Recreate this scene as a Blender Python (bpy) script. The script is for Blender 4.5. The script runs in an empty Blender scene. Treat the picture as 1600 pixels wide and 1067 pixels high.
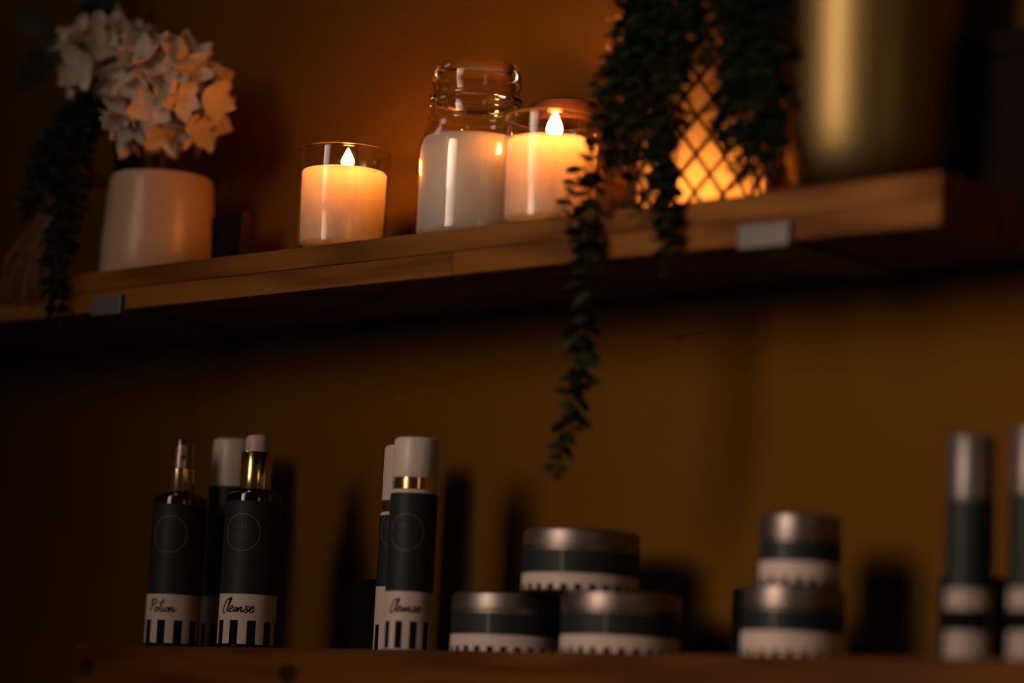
import bpy, bmesh, math, random
from math import sin, cos, pi, radians, sqrt
from mathutils import Vector, Matrix

random.seed(11)
SC = bpy.context.scene
COL = SC.collection
Z0 = 1.60          # height of the upper shelf's top face above the floor

# ------------------------------------------------------------------ camera
YAW, PITCH, ROLL = radians(42.234), radians(8.232), radians(2.749)
fw = Vector((-sin(YAW)*cos(PITCH), cos(YAW)*cos(PITCH), sin(PITCH)))
rt0 = Vector((cos(YAW), sin(YAW), 0)); up0 = rt0.cross(fw)
rt = cos(ROLL)*rt0 + sin(ROLL)*up0; up = -sin(ROLL)*rt0 + cos(ROLL)*up0
cam_d = bpy.data.cameras.new('camera'); cam = bpy.data.objects.new('camera', cam_d); COL.objects.link(cam)
M4 = Matrix((rt, up, -fw)).transposed().to_4x4(); M4.translation = Vector((1.0957, -1.6449, Z0 - 0.4175))
cam.matrix_world = M4
cam_d.sensor_width = 36; cam_d.lens = 100.35; cam_d.clip_start = .05
cam_d.dof.use_dof = True; cam_d.dof.focus_distance = 2.42; cam_d.dof.aperture_fstop = 1.75
SC.camera = cam

# ------------------------------------------------------------------ world, lights, exposure
w = bpy.data.worlds.new('dim_room'); SC.world = w; w.use_nodes = True
w.node_tree.nodes['Background'].inputs[0].default_value = (1.0, .62, .38, 1)
w.node_tree.nodes['Background'].inputs[1].default_value = 0.018

def area(name, loc, target, sx, sy, power, col, spread=180):
    l = bpy.data.lights.new(name, 'AREA'); l.shape = 'RECTANGLE'; l.size = sx; l.size_y = sy
    l.energy = power; l.color = col; l.spread = radians(spread)
    o = bpy.data.objects.new(name, l); COL.objects.link(o); o.location = loc
    o.rotation_euler = (Vector(target) - Vector(loc)).to_track_quat('-Z', 'Y').to_euler()
    return o
# dusk daylight from a window across the room, and a warm lamp further right
area('window_daylight', (-.60, -2.7, Z0 + .70), (.13, .15, Z0 - .12), 1.0, 1.3, 3.7, (1.0, .71, .53), spread=45)
area('warm_room_lamp', (1.9, -1.15, Z0 + .30), (0.0, .15, Z0 - .2), .4, .5, .9, (1.0, .62, .30))
area('high_side_fill', (-2.1, -.85, Z0 + 1.5), (-.9, .03, Z0 + .05), .5, .5, 1.7, (1.0, .82, .70))  # fill light added from the upper left to brighten the flowers and pot

vs = SC.view_settings
vs.view_transform = 'Standard'; vs.look = 'None'; vs.exposure = 0; vs.gamma = 1; vs.use_curve_mapping = False
SC.cycles.use_denoising = True
SC.cycles.caustics_reflective = False
SC.cycles.sample_clamp_indirect = 4.0
SC.cycles.max_bounces = 14; SC.cycles.transparent_max_bounces = 32; SC.cycles.transmission_bounces = 12

# ------------------------------------------------------------------ materials
MAT = {}
def new_mat(name):
    m = bpy.data.materials.new(name); m.use_nodes = True
    nt = m.node_tree; nt.nodes.clear()
    out = nt.nodes.new('ShaderNodeOutputMaterial')
    MAT[name] = m
    return m, nt, out
def N(nt, kind, **kw):
    n = nt.nodes.new(kind)
    for k, v in kw.items():
        if k.startswith('i_'):
            n.inputs[k[2:].replace('_', ' ')].default_value = v
        else: setattr(n, k, v)
    return n
def ramp(nt, stops):
    r = nt.nodes.new('ShaderNodeValToRGB'); e = r.color_ramp.elements
    while len(e) < len(stops): e.new(.5)
    for i, (p, c) in enumerate(stops): e[i].position = p; e[i].color = (*c, 1)
    return r
def pbr(name, col, rough=.5, metal=0, var=.12, scale=40, bump=0, bscale=200, coat=0, spec=.5, sheen=0):
    m, nt, out = new_mat(name); L = nt.links.new
    p = N(nt, 'ShaderNodeBsdfPrincipled'); p.inputs['Roughness'].default_value = rough
    p.inputs['Metallic'].default_value = metal; p.inputs['Coat Weight'].default_value = coat
    p.inputs['Specular IOR Level'].default_value = spec; p.inputs['Sheen Weight'].default_value = sheen
    tc = N(nt, 'ShaderNodeTexCoord'); no = N(nt, 'ShaderNodeTexNoise'); no.inputs['Scale'].default_value = scale
    no.inputs['Detail'].default_value = 4
    L(tc.outputs['Object'], no.inputs['Vector'])
    a = tuple(max(0, c*(1-var)) for c in col); b = tuple(min(1, c*(1+var)) for c in col)
    r = ramp(nt, [(.3, a), (.7, b)]); L(no.outputs['Fac'], r.inputs[0]); L(r.outputs[0], p.inputs['Base Color'])
    if bump:
        n2 = N(nt, 'ShaderNodeTexNoise'); n2.inputs['Scale'].default_value = bscale; n2.inputs['Detail'].default_value = 3
        L(tc.outputs['Object'], n2.inputs['Vector'])
        bp = N(nt, 'ShaderNodeBump'); bp.inputs['Strength'].default_value = bump; bp.inputs['Distance'].default_value = .001
        L(n2.outputs['Fac'], bp.inputs['Height']); L(bp.outputs[0], p.inputs['Normal'])
    L(p.outputs[0], out.inputs[0]); return m
def wood(name, dark, light, seed, knots=(), rough=.55):
    m, nt, out = new_mat(name); L = nt.links.new
    p = N(nt, 'ShaderNodeBsdfPrincipled'); p.inputs['Roughness'].default_value = rough; p.inputs['Specular IOR Level'].default_value = .12
    tc = N(nt, 'ShaderNodeTexCoord'); mp = N(nt, 'ShaderNodeMapping')
    mp.inputs['Location'].default_value = (seed*1.7, seed*.9, seed*2.3); mp.inputs['Scale'].default_value = (3.2, 14, 22)
    L(tc.outputs['Object'], mp.inputs[0])
    n1 = N(nt, 'ShaderNodeTexNoise'); n1.inputs['Scale'].default_value = 1.0; n1.inputs['Detail'].default_value = 1.5
    n1.inputs['Roughness'].default_value = .35; L(mp.outputs[0], n1.inputs['Vector'])
    mul = N(nt, 'ShaderNodeMath', operation='MULTIPLY'); mul.inputs[1].default_value = 26; L(n1.outputs['Fac'], mul.inputs[0])
    sn = N(nt, 'ShaderNodeMath', operation='SINE'); L(mul.outputs[0], sn.inputs[0])
    mr = N(nt, 'ShaderNodeMapRange'); mr.inputs[1].default_value = -1; mr.inputs[2].default_value = 1; L(sn.outputs[0], mr.inputs[0])
    mp2 = N(nt, 'ShaderNodeMapping'); mp2.inputs['Scale'].default_value = (6, 260, 260); L(tc.outputs['Object'], mp2.inputs[0])
    n2 = N(nt, 'ShaderNodeTexNoise'); n2.inputs['Scale'].default_value = 1; n2.inputs['Detail'].default_value = 3; L(mp2.outputs[0], n2.inputs['Vector'])
    mixf = N(nt, 'ShaderNodeMath', operation='MULTIPLY_ADD'); mixf.inputs[1].default_value = .40
    L(n2.outputs['Fac'], mixf.inputs[0])
    h = N(nt, 'ShaderNodeMath', operation='MULTIPLY'); h.inputs[1].default_value = .62; L(mr.outputs[0], h.inputs[0]); L(h.outputs[0], mixf.inputs[2])
    r = ramp(nt, [(.1, light), (.55, tuple((a+b)/2 for a, b in zip(dark, light))), (.95, dark)]); L(mixf.outputs[0], r.inputs[0])
    last = r.outputs[0]
    for (kx, kz, kr) in knots:
        mpk = N(nt, 'ShaderNodeMapping'); mpk.inputs['Location'].default_value = (-kx/1.5, 0, -kz); mpk.inputs['Scale'].default_value = (1/1.5, 0, 1)
        L(tc.outputs['Object'], mpk.inputs[0])
        ln = N(nt, 'ShaderNodeVectorMath', operation='LENGTH'); L(mpk.outputs[0], ln.inputs[0])
        km = N(nt, 'ShaderNodeMapRange'); km.inputs[1].default_value = kr*.5; km.inputs[2].default_value = kr; km.inputs[3].default_value = .85; km.inputs[4].default_value = 0
        L(ln.outputs['Value'], km.inputs[0])
        mx = N(nt, 'ShaderNodeMix', data_type='RGBA'); L(km.outputs[0], mx.inputs[0]); L(last, mx.inputs[6]); mx.inputs[7].default_value = (dark[0]*.25, dark[1]*.2, dark[2]*.2, 1)
        last = mx.outputs[2]
    L(last, p.inputs['Base Color'])
    bp = N(nt, 'ShaderNodeBump'); bp.inputs['Strength'].default_value = .15; bp.inputs['Distance'].default_value = .0006
    L(n2.outputs['Fac'], bp.inputs['Height']); L(bp.outputs[0], p.inputs['Normal'])
    L(p.outputs[0], out.inputs[0]); return m
def thin_glass(name, tint=(1, 1, 1), rough=.02, base=.03):
    m, nt, out = new_mat(name); L = nt.links.new
    t = N(nt, 'ShaderNodeBsdfTransparent'); t.inputs[0].default_value = (*tint, 1)
    g = N(nt, 'ShaderNodeBsdfGlossy'); g.inputs['Roughness'].default_value = rough
    lw = N(nt, 'ShaderNodeLayerWeight'); lw.inputs['Blend'].default_value = .5
    pw = N(nt, 'ShaderNodeMath', operation='POWER'); pw.inputs[1].default_value = 4.0; L(lw.outputs['Facing'], pw.inputs[0])
    fr = N(nt, 'ShaderNodeMath', operation='MULTIPLY_ADD'); fr.inputs[1].default_value = .55; fr.inputs[2].default_value = .055; L(pw.outputs[0], fr.inputs[0])
    mx = N(nt, 'ShaderNodeMixShader'); L(fr.outputs[0], mx.inputs[0]); L(t.outputs[0], mx.inputs[1]); L(g.outputs[0], mx.inputs[2])
    L(mx.outputs[0], out.inputs[0]); return m
def wax(name, col, radius, weight=1.0):
    m, nt, out = new_mat(name); L = nt.links.new
    p = N(nt, 'ShaderNodeBsdfPrincipled'); p.subsurface_method = 'RANDOM_WALK'
    p.inputs['Base Color'].default_value = (*col, 1); p.inputs['Roughness'].default_value = .45
    p.inputs['Subsurface Weight'].default_value = weight; p.inputs['Subsurface Radius'].default_value = radius
    p.inputs['Subsurface Scale'].default_value = 1.0
    tc = N(nt, 'ShaderNodeTexCoord'); no = N(nt, 'ShaderNodeTexNoise'); no.inputs['Scale'].default_value = 60; L(tc.outputs['Object'], no.inputs[0])
    r = ramp(nt, [(.3, tuple(c*.95 for c in col)), (.7, col)]); L(no.outputs['Fac'], r.inputs[0]); L(r.outputs[0], p.inputs['Base Color'])
    L(p.outputs[0], out.inputs[0]); return m
def leafy(name, col, trans=.35, rough=.5, var=.25):
    m, nt, out = new_mat(name); L = nt.links.new
    p = N(nt, 'ShaderNodeBsdfPrincipled'); p.inputs['Roughness'].default_value = rough
    t = N(nt, 'ShaderNodeBsdfTranslucent')
    oi = N(nt, 'ShaderNodeObjectInfo'); tc = N(nt, 'ShaderNodeTexCoord')
    no = N(nt, 'ShaderNodeTexNoise'); no.inputs['Scale'].default_value = 80; L(tc.outputs['Object'], no.inputs[0])
    ad = N(nt, 'ShaderNodeMath', operation='ADD'); L(oi.outputs['Random'], ad.inputs[0]); L(no.outputs['Fac'], ad.inputs[1])
    r = ramp(nt, [(.3, tuple(c*(1-var) for c in col)), (.95, tuple(min(1, c*(1+var)) for c in col))])
    dv = N(nt, 'ShaderNodeMath', operation='MULTIPLY'); dv.inputs[1].default_value = .6; L(ad.outputs[0], dv.inputs[0]); L(dv.outputs[0], r.inputs[0])
    L(r.outputs[0], p.inputs['Base Color']); L(r.outputs[0], t.inputs[0])
    mx = N(nt, 'ShaderNodeMixShader'); mx.inputs[0].default_value = trans; L(p.outputs[0], mx.inputs[1]); L(t.outputs[0], mx.inputs[2])
    L(mx.outputs[0], out.inputs[0]); return m

pbr('wall_paint', (.135, .061, .0045), rough=.6, var=.05, scale=9, bump=.35, bscale=420, spec=.05)
pbr('floor_mat', (.10, .06, .04), rough=.6)
pbr('crack_mat', (.03, .015, .01), rough=.9)
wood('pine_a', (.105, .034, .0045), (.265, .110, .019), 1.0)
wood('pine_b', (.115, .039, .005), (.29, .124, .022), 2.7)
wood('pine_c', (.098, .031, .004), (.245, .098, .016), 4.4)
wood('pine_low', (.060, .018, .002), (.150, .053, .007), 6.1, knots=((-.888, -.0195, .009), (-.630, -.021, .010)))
pbr('bracket_steel', (.155, .148, .142), rough=.45, metal=.3, var=.06)
thin_glass('clear_glass'); thin_glass('amber_glass', (.42, .20, .08)); thin_glass('clear_plastic', (.93, .88, .86))
wax('cream_wax', (.86, .64, .45), (.16, .16, .16), .48); wax('jar_wax', (.94, .79, .63), (.16, .16, .16))
pbr('wick_mat', (.03, .02, .015), rough=.9)
pbr('white_ceramic', (.62, .45, .32), rough=.34, var=.03)
pbr('soil', (.05, .03, .02), rough=.95, bump=.8, bscale=150)
leafy('petal', (.92, .82, .70), trans=.25, rough=.6, var=.08)
leafy('flower_stem', (.10, .14, .05), trans=.1)
leafy('leaf_green', (.016, .025, .009), trans=.12, rough=.5)
leafy('leaf_dark', (.018, .032, .016), trans=.05, rough=.5)
leafy('dried', (.36, .20, .10), trans=.1, rough=.8)
pbr('cane', (.075, .032, .012), rough=.6, bump=.5, bscale=300)
pbr('gold', (.25, .18, .070), rough=.46, metal=1, var=.05, scale=12)
pbr('gold_shine', (.78, .56, .26), rough=.16, metal=1, var=.03)
pbr('tin', (.26, .226, .205), rough=.42, metal=1, var=.05)
pbr('dark_box', (.008, .004, .003), rough=.8, spec=.1)
pbr('black_card', (.004, .004, .004), rough=.85, spec=.08)
pbr('label_navy', (.015, .019, .023), rough=.55, spec=.3, var=.06)
pbr('label_green', (.009, .016, .016), rough=.55, spec=.3, var=.06)
pbr('label_white', (.66, .57, .52), rough=.5, var=.03)
pbr('print_black', (.004, .004, .005), rough=.8, spec=.1)
pbr('ring_grey', (.22, .19, .175), rough=.5)
pbr('faint_print', (.030, .030, .030), rough=.5)
pbr('cap_white', (.70, .61, .56), rough=.38, var=.03)
pbr('tube_white', (.38, .33, .305), rough=.35, var=.03)
pbr('satin_cap', (.17, .15, .14), rough=.38, metal=.6, var=.03)
pbr('pump_pink', (.66, .50, .46), rough=.4, var=.03)
pbr('red_wood', (.05, .014, .004), rough=.7, var=.15)
pbr('seam_glint', (.85, .78, .72), rough=.2, var=.05)
pbr('planter_mat', (.10, .09, .08), rough=.6)
pbr('cord_mat', (.35, .28, .20), rough=.9)

# glass that really refracts, for the thick jar lid
m, nt, out = new_mat('lid_glass')
g = N(nt, 'ShaderNodeBsdfGlass'); g.inputs['IOR'].default_value = 1.46; g.inputs['Roughness'].default_value = .02; g.inputs['Color'].default_value = (.96, .93, .88, 1)
nt.links.new(g.outputs[0], out.inputs[0])
# flames give off light: hot core low down, orange towards the tip
m, nt, out = new_mat('flame')
em = N(nt, 'ShaderNodeEmission'); em.inputs[0].default_value = (1.0, .268, .038, 1); em.inputs[1].default_value = 360
nt.links.new(em.outputs[0], out.inputs[0])
m, nt, out = new_mat('low_flame')
em = N(nt, 'ShaderNodeEmission'); em.inputs[0].default_value = (1.0, .30, .045, 1); em.inputs[1].default_value = 205
nt.links.new(em.outputs[0], out.inputs[0])
# frosted ribbed liner of the lattice lantern
m, nt, out = new_mat('frosted_liner'); L = nt.links.new
d = N(nt, 'ShaderNodeBsdfDiffuse'); d.inputs[0].default_value = (.80, .68, .52, 1)
t = N(nt, 'ShaderNodeBsdfTranslucent'); t.inputs[0].default_value = (.92, .78, .58, 1)
gl = N(nt, 'ShaderNodeBsdfGlossy'); gl.inputs['Roughness'].default_value = .08
mx = N(nt, 'ShaderNodeMixShader'); mx.inputs[0].default_value = .7; L(d.outputs[0], mx.inputs[1]); L(t.outputs[0], mx.inputs[2])
fr = N(nt, 'ShaderNodeFresnel'); fr.inputs[0].default_value = 1.4
mx2 = N(nt, 'ShaderNodeMixShader'); L(fr.outputs[0], mx2.inputs[0]); L(mx.outputs[0], mx2.inputs[1]); L(gl.outputs[0], mx2.inputs[2])
tc = N(nt, 'ShaderNodeTexCoord'); no = N(nt, 'ShaderNodeTexNoise'); no.inputs['Scale'].default_value = 500; L(tc.outputs['Object'], no.inputs[0])
bp = N(nt, 'ShaderNodeBump'); bp.inputs['Strength'].default_value = .4; bp.inputs['Distance'].default_value = .0005; L(no.outputs['Fac'], bp.inputs['Height'])
L(bp.outputs[0], t.inputs['Normal']); L(bp.outputs[0], d.inputs['Normal'])
L(mx2.outputs[0], out.inputs[0])

# ------------------------------------------------------------------ helpers
def mesh_obj(name, verts, faces, mats, parent=None, smooth=True, fmat=None, loc=None, fix=True):
    me = bpy.data.meshes.new(name); me.from_pydata([tuple(v) for v in verts], [], faces)
    if isinstance(mats, str): mats = [mats]
    for k in mats: me.materials.append(MAT[k])
    if fmat: me.polygons.foreach_set('material_index', fmat)
    if fix:
        bm = bmesh.new(); bm.from_mesh(me); bmesh.ops.recalc_face_normals(bm, faces=bm.faces); bm.to_mesh(me); bm.free()
    if smooth:
        me.polygons.foreach_set('use_smooth', [True]*len(me.polygons))
        try: me.set_sharp_from_angle(angle=radians(38))
        except Exception: pass
    me.update()
    o = bpy.data.objects.new(name, me); COL.objects.link(o)
    if parent: o.parent = parent
    if loc: o.location = loc
    return o
def link_copy(o, parent, loc=None, rot=None, scale=None):
    c = o.copy(); COL.objects.link(c); c.parent = parent
    if loc is not None: c.location = loc
    if rot is not None: c.rotation_euler = rot
    if scale is not None: c.scale = scale
    return c
def tag(o, label, cat, group=None):
    o['label'] = label; o['category'] = cat
    if group: o['group'] = group
    return o
def thing(name, label, cat, loc, rz=0, group=None):
    o = bpy.data.objects.new(name, None); COL.objects.link(o); o.empty_display_size = .02
    o.location = (loc[0], loc[1], loc[2] + Z0); o.rotation_euler = (0, 0, rz)
    return tag(o, label, cat, group)
def lathe(name, prof, mats, parent=None, seg=64, fm=None, close=False, loc=None, phi0=0):
    """prof: [(r,z)...]; open at the ends unless r==0. fm(span, sector)->material index"""
    V, F, FM, rings = [], [], [], []
    for r, z in prof:
        if r < 1e-7: rings.append([len(V)]); V.append((0, 0, z))
        else:
            rings.append(list(range(len(V), len(V)+seg)))
            for k in range(seg):
                a = phi0 + 2*pi*k/seg; V.append((r*sin(a), -r*cos(a), z))
    n = len(prof); spans = [(i, i+1) for i in range(n-1)] + ([(n-1, 0)] if close else [])
    for s, (i, j) in enumerate(spans):
        A, B = rings[i], rings[j]
        if len(A) == 1 and len(B) == 1: continue
        for k in range(seg):
            k2 = (k+1) % seg
            if len(A) == 1: F.append((A[0], B[k], B[k2]))
            elif len(B) == 1: F.append((A[k], B[0], A[k2]))
            else: F.append((A[k], A[k2], B[k2], B[k]))
            FM.append(fm(s, k) if fm else 0)
    return mesh_obj(name, V, F, mats, parent, fmat=FM, loc=loc)
def box(name, lo, hi, mat, parent=None, bev=.0008, loc=None):
    bm = bmesh.new(); bmesh.ops.create_cube(bm, size=1)
    for v in bm.verts:
        v.co = Vector([lo[i] + (v.co[i]+.5)*(hi[i]-lo[i]) for i in range(3)])
    if bev: bmesh.ops.bevel(bm, geom=list(bm.edges), offset=bev, segments=2, affect='EDGES', profile=.5)
    me = bpy.data.meshes.new(name); bm.to_mesh(me); bm.free(); me.materials.append(MAT[mat])
    o = bpy.data.objects.new(name, me); COL.objects.link(o)
    if parent: o.parent = parent
    if loc: o.location = loc
    return o
def smooth_path(P, n=8):
    P = [Vector(p) for p in P]; out = []
    for i in range(len(P)-1):
        p0, p1, p2, p3 = P[max(i-1, 0)], P[i], P[i+1], P[min(i+2, len(P)-1)]
        for k in range(n):
            t = k/n
            out.append(.5*((2*p1) + (p2-p0)*t + (2*p0-5*p1+4*p2-p3)*t*t + (3*p1-p0-3*p2+p3)*t**3))
    out.append(P[-1]); return out
def tube_geo(V, F, path, r0, r1=None, sides=5, cap=True):
    r1 = r0 if r1 is None else r1; n = len(path); base = len(V); ref = Vector((.3, .9, .2)).normalized()
    for i, p in enumerate(path):
        t = (path[min(i+1, n-1)] - path[max(i-1, 0)]).normalized()
        a = t.cross(ref)
        if a.length < 1e-4: a = t.cross(Vector((1, 0, 0)))
        a.normalize(); b = t.cross(a); r = r0 + (r1-r0)*i/max(1, n-1)
        for k in range(sides):
            q = 2*pi*k/sides; V.append(p + a*(r*cos(q)) + b*(r*sin(q)))
    for i in range(n-1):
        for k in range(sides):
            k2 = (k+1) % sides
            F.append((base+i*sides+k, base+i*sides+k2, base+(i+1)*sides+k2, base+(i+1)*sides+k))
    if cap:
        F.append(tuple(base+k for k in range(sides))); F.append(tuple(base+(n-1)*sides+k for k in reversed(range(sides))))
def tube(name, path, r0, mat, parent=None, r1=None, sides=6):
    V, F = [], []; tube_geo(V, F, path, r0, r1, sides); return mesh_obj(name, V, F, mat, parent)

# ------------------------------------------------------------------ the room
def struct(o, label): o['kind'] = 'structure'; o['label'] = label; return o
WY = .15
wall = struct(box('wall_back', (-4.2, WY, 0), (2.6, WY+.12, 3.3), 'wall_paint', bev=0), 'matte ochre painted wall behind the shelves')
struct(box('floor', (-4.2, -3.6, -.05), (2.6, WY+.12, 0), 'floor_mat', bev=0), 'dark floor below the shelves')
V, F = [], []
zc = Z0 - .0735
tube_geo(V, F, smooth_path([(-.380, WY-.0002, zc+.001), (-.366, WY-.0003, zc-.0006), (-.352, WY-.0003, zc-.0004), (-.338, WY-.0003, zc+.0006), (-.322, WY-.0002, zc+.0012)], 4), .0003, .0005, 5)
tube_geo(V, F, [Vector((-.350, WY-.0003, zc)), Vector((-.3503, WY-.0003, zc-.0028)), Vector((-.350, WY-.0002, zc-.005))], .0008, .0003, 5)
crk = mesh_obj('crack', V, F, 'crack_mat', wall); crk['label'] = 'fine dark hairline crack in the paint'

# ------------------------------------------------------------------ shelves
TH = .038
up_sh = thing('pine_shelf', 'upper pine wood shelf board carrying the lit candles', 'shelf', (0, 0, 0))
box('stave', (-1.55, 0, -.0185), (0, WY-.0005, 0), 'pine_a', up_sh, .0012)
box('stave', (-1.55, 0.0002, -TH), (-.4672, WY-.0005, -.0187), 'pine_b', up_sh, .0010)
box('stave', (-.4668, 0, -TH), (0, WY-.0005, -.0187), 'pine_c', up_sh, .0010)
ZL = -.3385
lo_sh = thing('pine_shelf', 'lower darker wood shelf board under the bottles and tins', 'shelf', (0, 0, ZL))
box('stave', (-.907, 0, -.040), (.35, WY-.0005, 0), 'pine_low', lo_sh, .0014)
def bracket(x0, x1, label):
    b = thing('shelf_bracket', label, 'bracket', (x0, 0, -TH-.0045), group='flat metal shelf brackets')
    wd = x1-x0
    box('support_bar', (0, -.004, 0), (wd, WY-.0005, .0043), 'bracket_steel', b, .0008)
    box('front_lip', (0, -.005, .0002), (wd, -.0008, .0180), 'bracket_steel', b, .0008)
bracket(-.1736, -.128, 'pale metal bracket clipped under the shelf edge below the gold pot')
bracket(-.9104, -.870, 'dark shadowed metal bracket under the shelf edge below the white flower pot')

# ------------------------------------------------------------------ flames and candles
def flame(parent, x, y, z, h, r, mat='flame'):
    prof = [(0, 0), (r*.55, h*.05), (r*.9, h*.16), (r, h*.30), (r*.86, h*.46), (r*.58, h*.65), (r*.30, h*.82), (r*.1, h*.95), (0, h)]
    return lathe('flame', prof, mat, parent, seg=16, loc=(x, y, z))
def tumbler_candle(label, loc, rt_, rb, zr, zw, fx, fy, fh, fr_):
    c = thing('glass_candle', label, 'candle', loc, group='lit candles in clear tumblers')
    th = .0022
    lathe('glass_tumbler', [(0, 0), (rb-.004, 0), (rb-.001, .001), (rb, .004), (rt_, zr-.001), (rt_-.0008, zr), (rt_-th+.0006, zr), (rt_-th, zr-.001), (rb-th, .009), (rb-.006, .0065), (0, .0062)], 'clear_glass', c, seg=96)
    rr = .0013
    lathe('glass_rim', [(rt_-.0011+rr*cos(2*pi*i/10), zr+.0007+rr*sin(2*pi*i/10)) for i in range(10)], 'lid_glass', c, seg=96, close=True)
    wr0, wr1 = rb-th-.0004, rb-th-.0004+(rt_-rb)*(zw/zr)
    wx = lathe('wax', [(0, .0075), (wr0-.005, .0075), (wr0, .011), (wr1, zw-.0015), (wr1-.0012, zw), (wr1*.75, zw-.0016), (wr1*.4, zw-.0026), (0, zw-.003)], 'cream_wax', c, seg=96)
    wk = tube('wick', [Vector((fx, fy, zw-.004)), Vector((fx+.0003, fy, zw+.002)), Vector((fx+.0008, fy, zw+.0085))], .0007, 'wick_mat', c)
    fl = flame(c, fx+.0004, fy, zw+.0050, fh, fr_)
    return c
tumbler_candle('lit cream candle in a short clear glass, standing alone left of the jar', (-.6505, .0525, 0), .0396, .0386, .0915, .0745, .0015, .001, .0170, .0054)
tumbler_candle('lit cream candle in a clear glass between the jar and the trailing plant', (-.4118, .0530, 0), .0396, .0388, .0930, .0755, .0012, 0, .0215, .0062)

jar = thing('jar_candle', 'tall unlit candle in a shouldered glass jar with domed glass lid', 'candle', (-.5072, .062, 0))
jb = lathe('glass_jar', [(0, 0), (.040, 0), (.0445, .0015), (.0462, .005), (.0464, .078), (.0456, .086), (.0425, .0935), (.0398, .0985), (.0386, .102), (.0388, .1045), (.0402, .1062), (.0404, .1085),
    (.0390, .1102), (.0384, .1120), (.0388, .1138), (.0404, .1152), (.0412, .1175), (.0404, .1195), (.0388, .1203), (.0368, .1203), (.0360, .118), (.0362, .100), (.0408, .0932), (.0444, .0855), (.0452, .078), (.0452, .008), (.040, .0055), (0, .0055)], 'clear_glass', jar, seg=96)
lathe('wax', [(0, .007), (.041, .007), (.0448, .010), (.0448, .0785), (.0438, .085), (.0420, .0885), (.030, .0875), (0, .0868)], 'jar_wax', jar, seg=96)
lathe('glass_lid', [(0, .1185), (.034, .1185), (.0352, .1205), (.0385, .1212), (.0392, .1228), (.0388, .1248), (.0362, .1262), (.0358, .1290), (.0372, .135), (.0375, .1420), (.0364, .1480), (.033, .1522), (.026, .1540), (.014, .1546), (0, .1547)], 'lid_glass', jar, seg=96)
lathe('seal_ring', [(.0352, .1205), (.0366, .1203), (.0366, .1216), (.0352, .1216)], 'clear_plastic', jar, seg=64, close=True)
V, F = [], []
random.seed(5)
pp = []
for k in range(30):
    z = .008 + k*.0026; a = radians(14) + random.uniform(-1, 1)*(.012 if k in (6, 7, 11, 12, 13, 25) else .003)
    pp.append(Vector((.0466*sin(a), -.0466*cos(a), z)))
tube_geo(V, F, pp, .00035, .00035, 5)  # pale strip along the seam, drawn in for the window's reflection
for (z, da) in ((.034, -.09), (.036, -.06), (.016, -.03)):
    a = radians(14); tube_geo(V, F, [Vector((.0466*sin(a+da), -.0466*cos(a+da), z-.002)), Vector((.0467*sin(a), -.0467*cos(a), z+.003))], .0003, .0003, 4)
sm = mesh_obj('seam_streak', V, F, 'seam_glint', jar); sm['label'] = 'thin crinkled pale vertical seam on the glass, drawing in the window reflection streak'

dj = thing('lidded_jar', 'squat jar with a reddish wooden lid half hidden behind the middle candle', 'jar', (-.452, .1145, 0))
lathe('jar_body', [(0, 0), (.028, 0), (.031, .003), (.031, .100), (.029, .106), (0, .106)], 'clear_glass', dj)
lathe('wooden_lid', [(0, .1062), (.031, .1062), (.0325, .108), (.0325, .116), (.029, .123), (.018, .127), (0, .128)], 'red_wood', dj)

# ------------------------------------------------------------------ lattice lantern
lan = thing('lattice_lantern', 'glowing lantern of dark woven cane lattice around a frosted liner, behind the trailing plant', 'lantern', (-.2794, .082, 0))
RL, HL = .0555, .150
def lr(z):
    t = z/HL; return RL*(1 - .10*t*t + .03*sin(pi*t))
lathe('frosted_liner', [(0, .0012), (lr(0)-.010, .0012), (lr(0)-.006, .003)] + [(lr(HL*k/10)-.0058, HL*k/10) for k in range(1, 11)], 'frosted_liner', lan, seg=72)
def cane_path(dirn):
    pts = []
    for k in range(25):
        z = .002 + (HL-.003)*k/24; a = dirn*z*.0218/.030/RL; r = lr(z) + dirn*.0009
        pts.append(Vector((r*sin(a), -r*cos(a), z)))
    return pts
c1 = tube('cane', cane_path(1), .0018, 'cane', lan, sides=6); c2 = tube('cane', cane_path(-1), .0016, 'cane', lan, sides=6)
for k in range(1, 16):
    link_copy(c1, lan, rot=(0, 0, 2*pi*k/16)); link_copy(c2, lan, rot=(0, 0, 2*pi*k/16))
for z, nm in ((.0025, 'base_hoop'), (HL, 'top_hoop')):
    r = lr(z); tr = .0024
    lathe(nm, [(r+tr*cos(a), z+tr*sin(a)) for a in [2*pi*i/8 for i in range(8)]], 'cane', lan, seg=48, close=True)
ic = thing('tea_light', 'small lit candle glowing inside the cane lantern', 'candle', (-.2730, .0700, .0016))
lathe('wax', [(0, 0), (.018, 0), (.019, .001), (.019, .0075), (.018, .009), (.012, .008), (0, .008)], 'cream_wax', ic, seg=48)
tube('wick', [Vector((0, 0, .007)), Vector((0, 0, .014))], .0007, 'wick_mat', ic)
flame(ic, 0, 0, .0125, .015, .0045, 'low_flame')

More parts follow.
